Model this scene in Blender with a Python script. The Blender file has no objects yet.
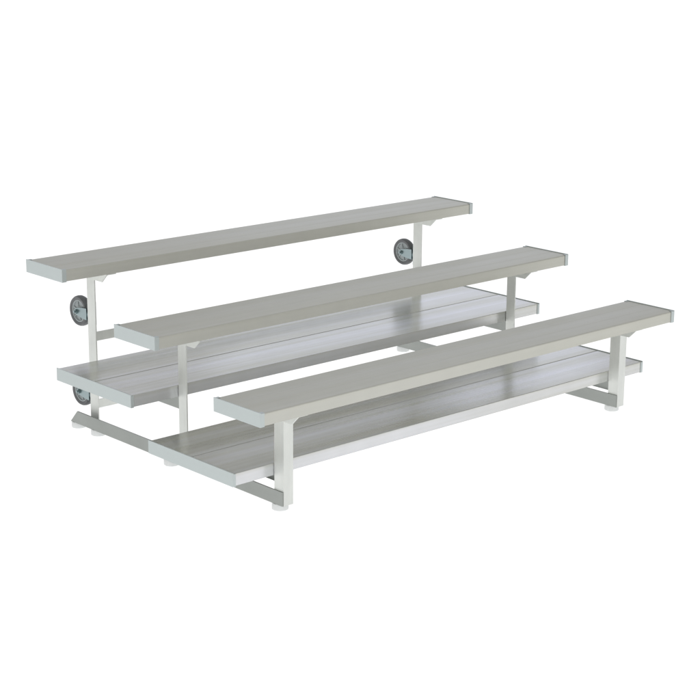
import bpy, bmesh, math, random
from mathutils import Vector, Matrix
random.seed(4)
S = bpy.context.scene
COL = S.collection
G = 0.048                       # height of the floor in the measuring frame

# ------------------------------------------------------------------ camera
cd = bpy.data.cameras.new('camera'); cam = bpy.data.objects.new('camera', cd); COL.objects.link(cam)
cam.location = (-3.5285, -4.3194, 2.2016 - G)
cam.rotation_euler = (Matrix.Rotation(-0.7398, 3, 'Z') @ Matrix.Rotation(math.pi/2 - 0.2618, 3, 'X') @ Matrix.Rotation(0.0081, 3, 'Z')).to_euler()
cd.sensor_width = 36; cd.lens = 1712.29 * 36 / 700
cd.clip_start = 0.05; cd.clip_end = 500
S.camera = cam

# ------------------------------------------------------------------ world: made-up white surround, dimmer overhead
W = bpy.data.worlds.new('World'); S.world = W; W.use_nodes = True
nt = W.node_tree; bg = nt.nodes['Background']
tc = nt.nodes.new('ShaderNodeTexCoord'); sx = nt.nodes.new('ShaderNodeSeparateXYZ')
nt.links.new(tc.outputs['Generated'], sx.inputs[0])
rp = nt.nodes.new('ShaderNodeValToRGB'); nt.links.new(sx.outputs['Z'], rp.inputs[0])
els = rp.color_ramp.elements
els[0].position = 0.0; els[0].color = (0.90, 0.90, 0.90, 1)
els[1].position = 1.0; els[1].color = (0.76, 0.76, 0.76, 1)
e = els.new(0.12); e.color = (0.84, 0.84, 0.86, 1)
e = els.new(0.5); e.color = (0.80, 0.80, 0.80, 1)
# world light brightened and cooled behind the subject, added for deck reflections
dt = nt.nodes.new('ShaderNodeVectorMath'); dt.operation = 'DOT_PRODUCT'; dt.inputs[1].default_value = (0.76, 0.65, 0)
nt.links.new(tc.outputs['Generated'], dt.inputs[0])
ml = nt.nodes.new('ShaderNodeValToRGB'); nt.links.new(dt.outputs['Value'], ml.inputs[0])
ml.color_ramp.elements[0].color = (0.62, 0.62, 0.60, 1); ml.color_ramp.elements[0].position = 0.0
ml.color_ramp.elements[1].color = (0.925, 0.935, 1.01, 1); ml.color_ramp.elements[1].position = 1.0
mv = nt.nodes.new('ShaderNodeVectorMath'); mv.operation = 'MULTIPLY'
nt.links.new(rp.outputs[0], mv.inputs[0]); nt.links.new(ml.outputs[0], mv.inputs[1])
nt.links.new(mv.outputs[0], bg.inputs[0]); bg.inputs[1].default_value = 0.97

# ------------------------------------------------------------------ lamps
def lamp(name, loc, target, size, radiance, color=(1, 1, 1), size_y=None):
    l = bpy.data.lights.new(name, 'AREA'); l.shape = 'RECTANGLE'
    l.size = size; l.size_y = size_y or size
    l.energy = radiance * math.pi * l.size * l.size_y
    l.color = color
    o = bpy.data.objects.new(name, l); COL.objects.link(o); o.location = loc
    o.rotation_euler = (Vector(target) - Vector(loc)).to_track_quat('-Z', 'Y').to_euler()
    return o
lamp('added_floor_underlight', (0, 0, -1.5), (0, 0, 5), 110, 0.715)  # added lamp below the floor, washes floor shadows out to white
lamp('added_front_fill', (-3.6, -2.6, 2.3), (0.6, 0.4, 0.3), 2.0, 1.6)  # added unseen lamp at front left, brightens the fronts and end caps
lamp('added_rear_fill', (5.2, 4.6, 2.6), (1.6, 0.6, 0.3), 3.0, 0.3, (0.80, 0.86, 1.0))  # added unseen lamp, gives the right footboards a bluish reflection

S.view_settings.view_transform = 'Standard'; S.view_settings.look = 'None'
S.view_settings.exposure = 0; S.view_settings.gamma = 1
S.cycles.max_bounces = 10
S.cycles.sample_clamp_indirect = 4

# ------------------------------------------------------------------ materials
def mat(name, color, rough, metal=1.0, streak=0.0, streak_scale=(1.5, 60, 60), ribs=0.0, rib_pitch=0.008, blotch=0.0, bands=0.0, bump=0.0):
    m = bpy.data.materials.new(name); m.use_nodes = True
    n = m.node_tree.nodes; L = m.node_tree.links; b = n['Principled BSDF']
    b.inputs['Metallic'].default_value = metal; b.inputs['Roughness'].default_value = rough
    b.inputs['Base Color'].default_value = (*color, 1)
    t = n.new('ShaderNodeTexCoord')
    mp = n.new('ShaderNodeMapping'); mp.inputs['Scale'].default_value = streak_scale
    L.new(t.outputs['Object'], mp.inputs[0])
    ns = n.new('ShaderNodeTexNoise'); ns.inputs['Scale'].default_value = 1.0; ns.inputs['Detail'].default_value = 5
    L.new(mp.outputs[0], ns.inputs['Vector'])
    nb = n.new('ShaderNodeTexNoise'); nb.inputs['Scale'].default_value = 7; nb.inputs['Detail'].default_value = 4
    L.new(t.outputs['Object'], nb.inputs['Vector'])
    # base colour: fine drawn streaks and faint handling blotches
    mx = n.new('ShaderNodeMath'); mx.operation = 'MULTIPLY_ADD'; mx.inputs[1].default_value = streak; mx.inputs[2].default_value = 1 - streak/2
    L.new(ns.outputs[0], mx.inputs[0])
    my = n.new('ShaderNodeMath'); my.operation = 'MULTIPLY_ADD'; my.inputs[1].default_value = blotch; my.inputs[2].default_value = 1 - blotch/2
    L.new(nb.outputs[0], my.inputs[0])
    mm = n.new('ShaderNodeMath'); mm.operation = 'MULTIPLY'; L.new(mx.outputs[0], mm.inputs[0]); L.new(my.outputs[0], mm.inputs[1])
    vm = n.new('ShaderNodeVectorMath'); vm.operation = 'SCALE'; vm.inputs[0].default_value = color
    if bands:                                            # broad warm and bluish mill bands; bluish part paints reflected sky into the colour
        m2 = n.new('ShaderNodeMapping'); m2.inputs['Scale'].default_value = (0.25, 11, 11); L.new(t.outputs['Object'], m2.inputs[0])
        n2 = n.new('ShaderNodeTexNoise'); n2.inputs['Scale'].default_value = 1; n2.inputs['Detail'].default_value = 3; L.new(m2.outputs[0], n2.inputs['Vector'])
        c2 = n.new('ShaderNodeValToRGB'); L.new(n2.outputs[0], c2.inputs[0])
        c2.color_ramp.elements[0].position = 0.36; c2.color_ramp.elements[0].color = (color[0]*(1-0.5*bands), color[1]*(1-0.48*bands), color[2]*(1-0.85*bands), 1)
        c2.color_ramp.elements[1].position = 0.62; c2.color_ramp.elements[1].color = (color[0]*(1+0.4*bands), color[1]*(1+0.5*bands), color[2]*(1+0.9*bands), 1)
        L.new(c2.outputs[0], vm.inputs[0])
    L.new(mm.outputs[0], vm.inputs['Scale']); L.new(vm.outputs[0], b.inputs['Base Color'])
    mr = n.new('ShaderNodeMath'); mr.operation = 'MULTIPLY_ADD'; mr.inputs[1].default_value = 0.5*rough*min(1, (streak+blotch)*2); mr.inputs[2].default_value = rough*(1-0.25*min(1, (streak+blotch)*2))
    L.new(ns.outputs[0], mr.inputs[0]); L.new(mr.outputs[0], b.inputs['Roughness'])
    h = None
    if ribs:
        w = n.new('ShaderNodeTexWave'); w.wave_type = 'BANDS'; w.bands_direction = 'Y'; w.inputs['Scale'].default_value = 0.314159/rib_pitch  # 20*scale*x = 2*pi*x/pitch
        L.new(t.outputs['Object'], w.inputs['Vector'])
        bp = n.new('ShaderNodeBump'); bp.inputs['Strength'].default_value = ribs; bp.inputs['Distance'].default_value = 0.0006
        L.new(w.outputs['Fac'], bp.inputs['Height']); h = bp
    if bump:
        b2 = n.new('ShaderNodeBump'); b2.inputs['Strength'].default_value = bump; b2.inputs['Distance'].default_value = 0.002
        L.new(nb.outputs[0], b2.inputs['Height'])
        if h: L.new(h.outputs[0], b2.inputs['Normal'])
        h = b2
    if h: L.new(h.outputs[0], b.inputs['Normal'])
    return m
SEAT = mat('anodised_seat_aluminium', (0.592, 0.588, 0.527), 0.5, 0.6, streak=0.14, streak_scale=(1.2, 40, 40), ribs=0.10, bands=0.07, blotch=0.09)
DECK = mat('mill_finish_deck_aluminium', (0.625, 0.62, 0.585), 0.23, 0.65, streak=0.22, streak_scale=(0.8, 45, 45), ribs=0.05, bands=0.24, blotch=0.16, bump=0.03)
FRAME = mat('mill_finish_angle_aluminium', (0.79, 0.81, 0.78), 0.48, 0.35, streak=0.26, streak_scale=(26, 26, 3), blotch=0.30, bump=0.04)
RAIL = mat('shaded_rail_aluminium', (0.34, 0.357, 0.34), 0.42, 0.9, streak=0.20, streak_scale=(26, 3, 26), blotch=0.22, bump=0.04)  # same aluminium as the posts, darkened: dark ground reflection put into the colour
CAP = mat('pale_blue_grey_cap', (0.56, 0.612, 0.61), 0.45, 0.55, streak=0.03, blotch=0.05)
RUB = mat('white_rubber', (0.86, 0.88, 0.88), 0.55, 0.0, blotch=0.04)
TYRE = mat('dark_grey_rubber', (0.14, 0.146, 0.152), 0.5, 0.0, blotch=0.25)
HUB = mat('grey_wheel_core', (0.36, 0.395, 0.40), 0.4, 0.3, blotch=0.1)
ZINC = mat('zinc_plate', (0.32, 0.39, 0.40), 0.32, 1.0, blotch=0.2)
STEEL = mat('dull_bolt_steel', (0.34, 0.34, 0.33), 0.35, 1.0)

fl = bpy.data.materials.new('underlit_white_floor'); fl.use_nodes = True  # translucent so the added lamp below whitens the floor, shadows included
n = fl.node_tree.nodes; L = fl.node_tree.links; n.remove(n['Principled BSDF'])
tr = n.new('ShaderNodeBsdfTranslucent'); tr.inputs[0].default_value = (0.9, 0.9, 0.9, 1)
df = n.new('ShaderNodeBsdfDiffuse'); df.inputs[0].default_value = (0.9, 0.9, 0.9, 1)
mxs = n.new('ShaderNodeMixShader'); mxs.inputs[0].default_value = 0.12
L.new(tr.outputs[0], mxs.inputs[1]); L.new(df.outputs[0], mxs.inputs[2]); L.new(mxs.outputs[0], n['Material Output'].inputs[0])

# ------------------------------------------------------------------ mesh helpers
def link(name, bm, m, parent=None, loc=(0, 0, 0), bevel=0.0, smooth=False):
    if bevel:
        bmesh.ops.bevel(bm, geom=[e for e in bm.edges if e.is_manifold and e.calc_face_angle(0) > 0.5], offset=bevel, segments=2, affect='EDGES', profile=0.7)
    bmesh.ops.recalc_face_normals(bm, faces=bm.faces)
    me = bpy.data.meshes.new(name); bm.to_mesh(me); bm.free()
    me.materials.append(m)
    if smooth:
        for p in me.polygons: p.use_smooth = True
        me.set_sharp_from_angle(angle=math.radians(35))
    o = bpy.data.objects.new(name, me); COL.objects.link(o); o.location = loc
    if parent: o.parent = parent
    return o
def prism(bm, pts, axis, a, b):
    """extrude the 2-D outline pts along axis from a to b (X: pts are (y,z); Y: (x,z); Z: (x,y))"""
    def P(u, v, t):
        return {'X': (t, u, v), 'Y': (u, t, v), 'Z': (u, v, t)}[axis]
    lo = [bm.verts.new(P(u, v, a)) for u, v in pts]; hi = [bm.verts.new(P(u, v, b)) for u, v in pts]
    k = len(pts)
    bm.faces.new(lo); bm.faces.new(hi[::-1])
    for i in range(k):
        bm.faces.new((lo[i], lo[(i+1) % k], hi[(i+1) % k], hi[i]))
    return bm
def box(bm, x0, x1, y0, y1, z0, z1):
    return prism(bm, [(x0, y0), (x1, y0), (x1, y1), (x0, y1)], 'Z', z0, z1)
def lathe(bm, prof, axis, c, seg=40):
    """revolve (radius, along) pairs about axis through c; a radius of 0 closes an end"""
    rings = []
    for r, a in prof:
        def P(t):
            u, v = r*math.cos(t), r*math.sin(t)
            p = {'X': (a, u, v), 'Y': (u, a, v), 'Z': (u, v, a)}[axis]
            return (c[0]+p[0], c[1]+p[1], c[2]+p[2])
        if r == 0: rings.append([bm.verts.new(P(0))])
        else: rings.append([bm.verts.new(P(2*math.pi*i/seg)) for i in range(seg)])
    for A, B in zip(rings, rings[1:]):
        for i in range(seg):
            j = (i+1) % seg
            if len(A) == 1 and len(B) == 1: continue
            if len(A) == 1: bm.faces.new((A[0], B[i], B[j]))
            elif len(B) == 1: bm.faces.new((A[i], A[j], B[0]))
            else: bm.faces.new((A[i], A[j], B[j], B[i]))
    return bm
def hexbolt(bm, c, axis, r=0.008, h=0.005):
    pts = [(r*math.cos(math.pi/3*i), r*math.sin(math.pi/3*i)) for i in range(6)]
    i0 = 'XYZ'.index(axis); o = [c[k] for k in range(3) if k != i0]
    return prism(bm, [(u+o[0], v+o[1]) for u, v in pts], axis, c[i0]-h/2, c[i0]+h/2)
def empty(name, loc=(0, 0, 0)):
    o = bpy.data.objects.new(name, None); COL.objects.link(o); o.location = loc; o.empty_display_size = 0.1
    return o

# ------------------------------------------------------------------ the surface
bm = bmesh.new()
R = 55
bm.faces.new([bm.verts.new(p) for p in ((-R, -R, 0), (R, -R, 0), (R, R, 0), (-R, R, 0))])
floor = link('floor', bm, fl); floor['kind'] = 'structure'

# ------------------------------------------------------------------ the bleacher
LEN = 2.286
CX, CY = LEN/2, 0.72
root = empty('bleacher', (CX, CY, 0))
root['label'] = 'three-row aluminium bleacher with grey seat planks and glossy footboards standing on white floor'
root['category'] = 'bleacher'
def part(name, bm, m, loc, bevel=0.0, smooth=False, parent=None, ploc=None):
    """loc is in measuring-frame x, y with z above the floor"""
    if parent is None: return link(name, bm, m, root, (loc[0]-CX, loc[1]-CY, loc[2]), bevel, smooth)
    return link(name, bm, m, parent, loc, bevel, smooth)
def copy_part(o, dloc):
    c = o.copy(); COL.objects.link(c); c.parent = o.parent; c.location = Vector(o.location) + Vector(dloc)
    for ch in list(o.children):
        d = ch.copy(); COL.objects.link(d); d.parent = c
    return c

def plank_profile(w, t, grooves=(), wall=0.003, lip=0.018, r=0.004):
    """open channel seen from the end: y from 0 to w, top at 0"""
    out = [(0, -t)]
    out += [(0, -r), (r*0.3, -r*0.3), (r, 0)]
    for g in grooves:
        out += [(g-0.0030, 0), (g-0.0012, -0.0005), (g+0.0012, -0.0005), (g+0.0030, 0)]
    out += [(w-r, 0), (w-r*0.3, -r*0.3), (w, -r), (w, -t)]
    out += [(w-lip, -t), (w-lip, -t+wall), (w-wall, -t+wall), (w-wall, -r-wall*1.5)]
    out += [(wall, -r-wall*1.5), (wall, -t+wall), (lip, -t+wall), (lip, -t)]
    return out

# seats
SW, ST = 0.2524, 0.0461
def make_seat(y, z):
    bm = bmesh.new()
    prism(bm, plank_profile(SW, ST, (0.0865, 0.167)), 'X', 0.004-CX, LEN-0.004-CX)
    s = part('seat_plank', bm, SEAT, (CX, y, z))
    for side in (0, 1):
        bm = bmesh.new()
        a, b = (-CX, -CX+0.020) if side == 0 else (LEN-CX-0.020, LEN-CX)
        f0, f1 = (a, a+0.0036) if side == 0 else (b-0.0036, b)
        e = 0.0024
        box(bm, f0, f1, -e, SW+e, -ST-e, e+0.0008)                       # end plate
        w0, w1 = (f1, b) if side == 0 else (a, f0)
        prism(bm, [(-e, -ST-e), (-e, e*0.2), (-e*0.2, e*0.8), (0.012, e*0.8), (0.012, 0.0004), (-0.0003, 0.0004), (-0.0003, -ST-0.0003), (0.016, -ST-0.0003), (0.016, -ST-e)], 'X', w0, w1)
        prism(bm, [(SW+e, -ST-e), (SW+e, e*0.2), (SW+e*0.2, e*0.8), (SW-0.012, e*0.8), (SW-0.012, 0.0004), (SW+0.0003, 0.0004), (SW+0.0003, -ST-0.0003), (SW-0.016, -ST-0.0003), (SW-0.016, -ST-e)], 'X', w0, w1)
        link('end_cap', bm, CAP, s, bevel=0.0008)
    return s
SEATS = [(0.0, 0.4804-G), (0.6014, 0.6295-G), (1.2008, 0.7798-G)]
for y, z in SEATS: make_seat(y, z)

# footboards: two planks side by side on each level, held by one cap at each end
DW, DT = 0.4986, 0.0456
DECKS = [(0.1530, 0.2247-G), (0.7612, 0.3742-G)]
for y, z in DECKS:
    for k, (y0, w) in enumerate(((0.0, 0.2470), (0.2516, 0.2470))):
        bm = bmesh.new()
        prism(bm, plank_profile(w, DT, r=0.0022), 'X', 0.004-CX, LEN-0.004-CX)
        part('footboard', bm, DECK, (CX, y+y0, z))
    for side in (0, 1):
        bm = bmesh.new(); e = 0.0022
        a, b = (-CX, -CX+0.0036) if side == 0 else (LEN-CX-0.0036, LEN-CX)
        box(bm, a, b, -e, DW+e, -DT-e, e+0.0006)
        w0, w1 = (b, b+0.010) if side == 0 else (a-0.010, a)
        prism(bm, [(-e, -DT-e), (-e, -0.001), (-0.0003, -0.001), (-0.0003, -DT-0.0003), (DW+0.0003, -DT-0.0003), (DW+0.0003, -0.001), (DW+e, -0.001), (DW+e, -DT-e)], 'X', w0, w1)
        part('end_cap', bm, CAP, (CX, y, z), bevel=0.0008)

# frames: posts, rails and joists of aluminium angle
FX = 0.189; PITCH = 1.865           # front posts and rails
RX = 0.2215; RPITCH = 1.838         # rear posts, joists and braces
TH = 0.0050
RZ0, RZ1 = 0.026, 0.0790                                  # rail bottom and top above the floor
def make_post(x, y0, y1, seat_y, seat_z, front):
    """angle post from y0 (front) to y1 (back); the flange is at the front or at the back"""
    ztop = seat_z - ST - 0.0095
    bm = bmesh.new(); d = y1 - y0; fw = 0.044 if front else 0.037
    if front: pts = [(0, 0), (fw, 0), (fw, TH), (TH, TH), (TH, d), (0, d)]
    else: pts = [(0, 0), (TH, 0), (TH, d-TH), (fw, d-TH), (fw, d), (0, d)]
    prism(bm, pts, 'Z', RZ0 if front else RZ0+0.0055, ztop)
    p = part('post', bm, FRAME, (x, y0, 0), bevel=0.0012)
    # seat bracket: an angle under the plank with a clipped front corner
    bm = bmesh.new(); zb = seat_z - ST - 0.0026; h = 0.0375; sy = seat_y - y0
    prism(bm, [(sy+0.012, zb), (sy+0.240, zb), (sy+0.240, zb-h*0.3), (sy+0.205, zb-h), (sy+0.048, zb-h), (sy+0.014, zb-h*0.12)], 'X', -0.0055, -0.0004)
    box(bm, -0.0004, 0.040, sy+0.014, sy+0.238, zb-0.0045, zb-0.0001)
    link('seat_bracket', bm, FRAME, p, bevel=0.001)
    bm = bmesh.new()
    hexbolt(bm, (-0.0080, d*0.5, zb-0.022), 'X', 0.0075)
    link('bolt', bm, STEEL, p, bevel=0.0008)
    return p
POSTS = [(FX, 0.098, 0.150, True), (RX, 0.709, 0.7585, False), (RX, 1.311, 1.3650, False)]
posts = [make_post(x, a, b, SEATS[i][0], SEATS[i][1], f) for i, (x, a, b, f) in enumerate(POSTS)]
for p, q in zip(posts, POSTS): copy_part(p, (PITCH if q[3] else RPITCH, 0, 0))

# ground rail with its rubber feet
bm = bmesh.new()
prism(bm, [(0.100, RZ0), (1.459, RZ0), (1.409, RZ1), (0.100, RZ1)], 'X', -0.0055, -0.0004)
box(bm, -0.0004, 0.042, 0.150, 1.440, RZ0, RZ0+0.005)
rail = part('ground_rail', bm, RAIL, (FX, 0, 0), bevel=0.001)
bm = bmesh.new()
lathe(bm, [(0, 0), (0.0275, 0), (0.0305, 0.003), (0.0305, 0.020), (0.0285, 0.0257), (0, 0.0257)], 'Z', (0, 0, 0), 36)
foot = link('rubber_foot', bm, RUB, rail, (0.021, 0.143, 0), smooth=True)
for fy in (0.797, 1.296, 1.438):
    c = foot.copy(); COL.objects.link(c); c.parent = rail; c.location = (0.021, fy, 0)
copy_part(rail, (PITCH, 0, 0))

# joists that carry the footboards
for (py, ny, dz) in ((POSTS[0][2], POSTS[1][1], DECKS[0][1]), (POSTS[1][2], POSTS[2][1], DECKS[1][1])):
    bm = bmesh.new(); top = dz - DT - 0.0026; L0 = ny - py; jh = 0.048 if py > 0.3 else 0.043
    prism(bm, [(-0.035, top-jh), (L0+0.035, top-jh), (L0+0.035, top), (-0.035, top)], 'X', TH+0.0006, TH+0.0054)
    box(bm, TH+0.0054, 0.038, 0.012, L0-0.002, top-0.005, top-0.0002)
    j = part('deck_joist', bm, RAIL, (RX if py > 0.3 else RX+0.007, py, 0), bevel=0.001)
    copy_part(j, (RPITCH, 0, 0))

# cross braces between the rear posts
for z0, z1 in ((0.425-G, 0.463-G), (0.140-G, 0.177-G)):
    bm = bmesh.new(); yb = POSTS[2][2] - TH - 0.0006
    prism(bm, [(0, z0), (0, z1), (-0.0045, z1), (-0.0045, z0)], 'X', 0.0065, RPITCH+0.040)
    cb = part('cross_brace', bm, FRAME, (RX, yb, 0), bevel=0.001)
    for bx in (0.026, RPITCH+0.026):
        bm = bmesh.new(); hexbolt(bm, (bx, 0.0085, (z0+z1)/2+0.010), 'Y', 0.0075, 0.006)
        hexbolt(bm, (bx, 0.016, (z0+z1)/2+0.010), 'Y', 0.004, 0.012)
        link('bolt', bm, STEEL, cb)

# casters on the backs of the rear posts
WR = 0.0635
def make_caster(z):
    yb = POSTS[2][2] + 0.0004
    bm = bmesh.new()
    box(bm, -0.020, 0.020, 0, 0.003, -0.048, 0.048)                                   # mounting plate
    lathe(bm, [(0, 0.003), (0.0195, 0.003), (0.0200, 0.006), (0.018, 0.0095), (0, 0.0095)], 'Y', (0, 0, 0), 30)
    box(bm, -0.0225, 0.0225, 0.0095, 0.0125, -0.024, 0.024)                               # fork crown
    for s in (-1, 1):
        xa, xb = (-0.0225, -0.0200) if s < 0 else (0.0200, 0.0225)
        prism(bm, [(0.0118, -0.024), (0.0118, 0.024), (0.040, 0.022), (0.081, 0.015), (0.093, 0.008), (0.096, 0.0), (0.093, -0.008), (0.081, -0.015), (0.040, -0.022)], 'X', xa, xb)
    c = part('caster', bm, ZINC, (RX+0.022, yb, z), bevel=0.0008)
    bm = bmesh.new(); wy = 0.081
    h = 0.016
    prof = [(0.046, -h*0.8), (0.052, -h), (0.0585, -h), (0.0625, -h*0.55), (WR, 0), (0.0625, h*0.55), (0.0585, h), (0.052, h), (0.046, h*0.8), (0.046, -h*0.8)]
    lathe(bm, prof, 'X', (0, wy, 0), 48); bmesh.ops.remove_doubles(bm, verts=bm.verts, dist=1e-5)
    link('tyre', bm, TYRE, c, smooth=True)
    bm = bmesh.new()
    lathe(bm, [(0, -0.0190), (0.012, -0.0190), (0.014, -0.012), (0.022, -0.0075), (0.038, -0.0075), (0.041, -0.0125), (0.0457, -0.0125), (0.0457, 0.0125), (0.041, 0.0125), (0.038, 0.0075), (0.022, 0.0075), (0.014, 0.012), (0.012, 0.0190), (0, 0.0190)], 'X', (0, wy, 0), 48)
    for k in range(6):                                                                # spokes pressed into the core
        t = k*math.pi/3 + 0.3
        q = bmesh.new(); box(q, -0.0105, 0.0105, 0.013, 0.042, -0.0025, 0.0025)
        q.transform(Matrix.Translation((0, wy, 0)) @ Matrix.Rotation(t, 4, 'X'))
        me = bpy.data.meshes.new('tmp'); q.to_mesh(me); q.free(); bm.from_mesh(me); bpy.data.meshes.remove(me)
    link('wheel_hub', bm, HUB, c, smooth=True)
    bm = bmesh.new()
    hexbolt(bm, (-0.0260, wy, 0), 'X', 0.010, 0.007); hexbolt(bm, (0.0260, wy, 0), 'X', 0.010, 0.007)
    lathe(bm, [(0, -0.036), (0.005, -0.036), (0.005, 0.036), (0, 0.036)], 'X', (0, wy, 0), 16)
    link('axle_bolt', bm, ZINC, c, bevel=0.0006)
    return c
cu = make_caster(0.537-G)
copy_part(cu, (RPITCH, 0, 0))
cl = copy_part(cu, (0, 0, -0.339)); copy_part(cl, (RPITCH, 0, 0))
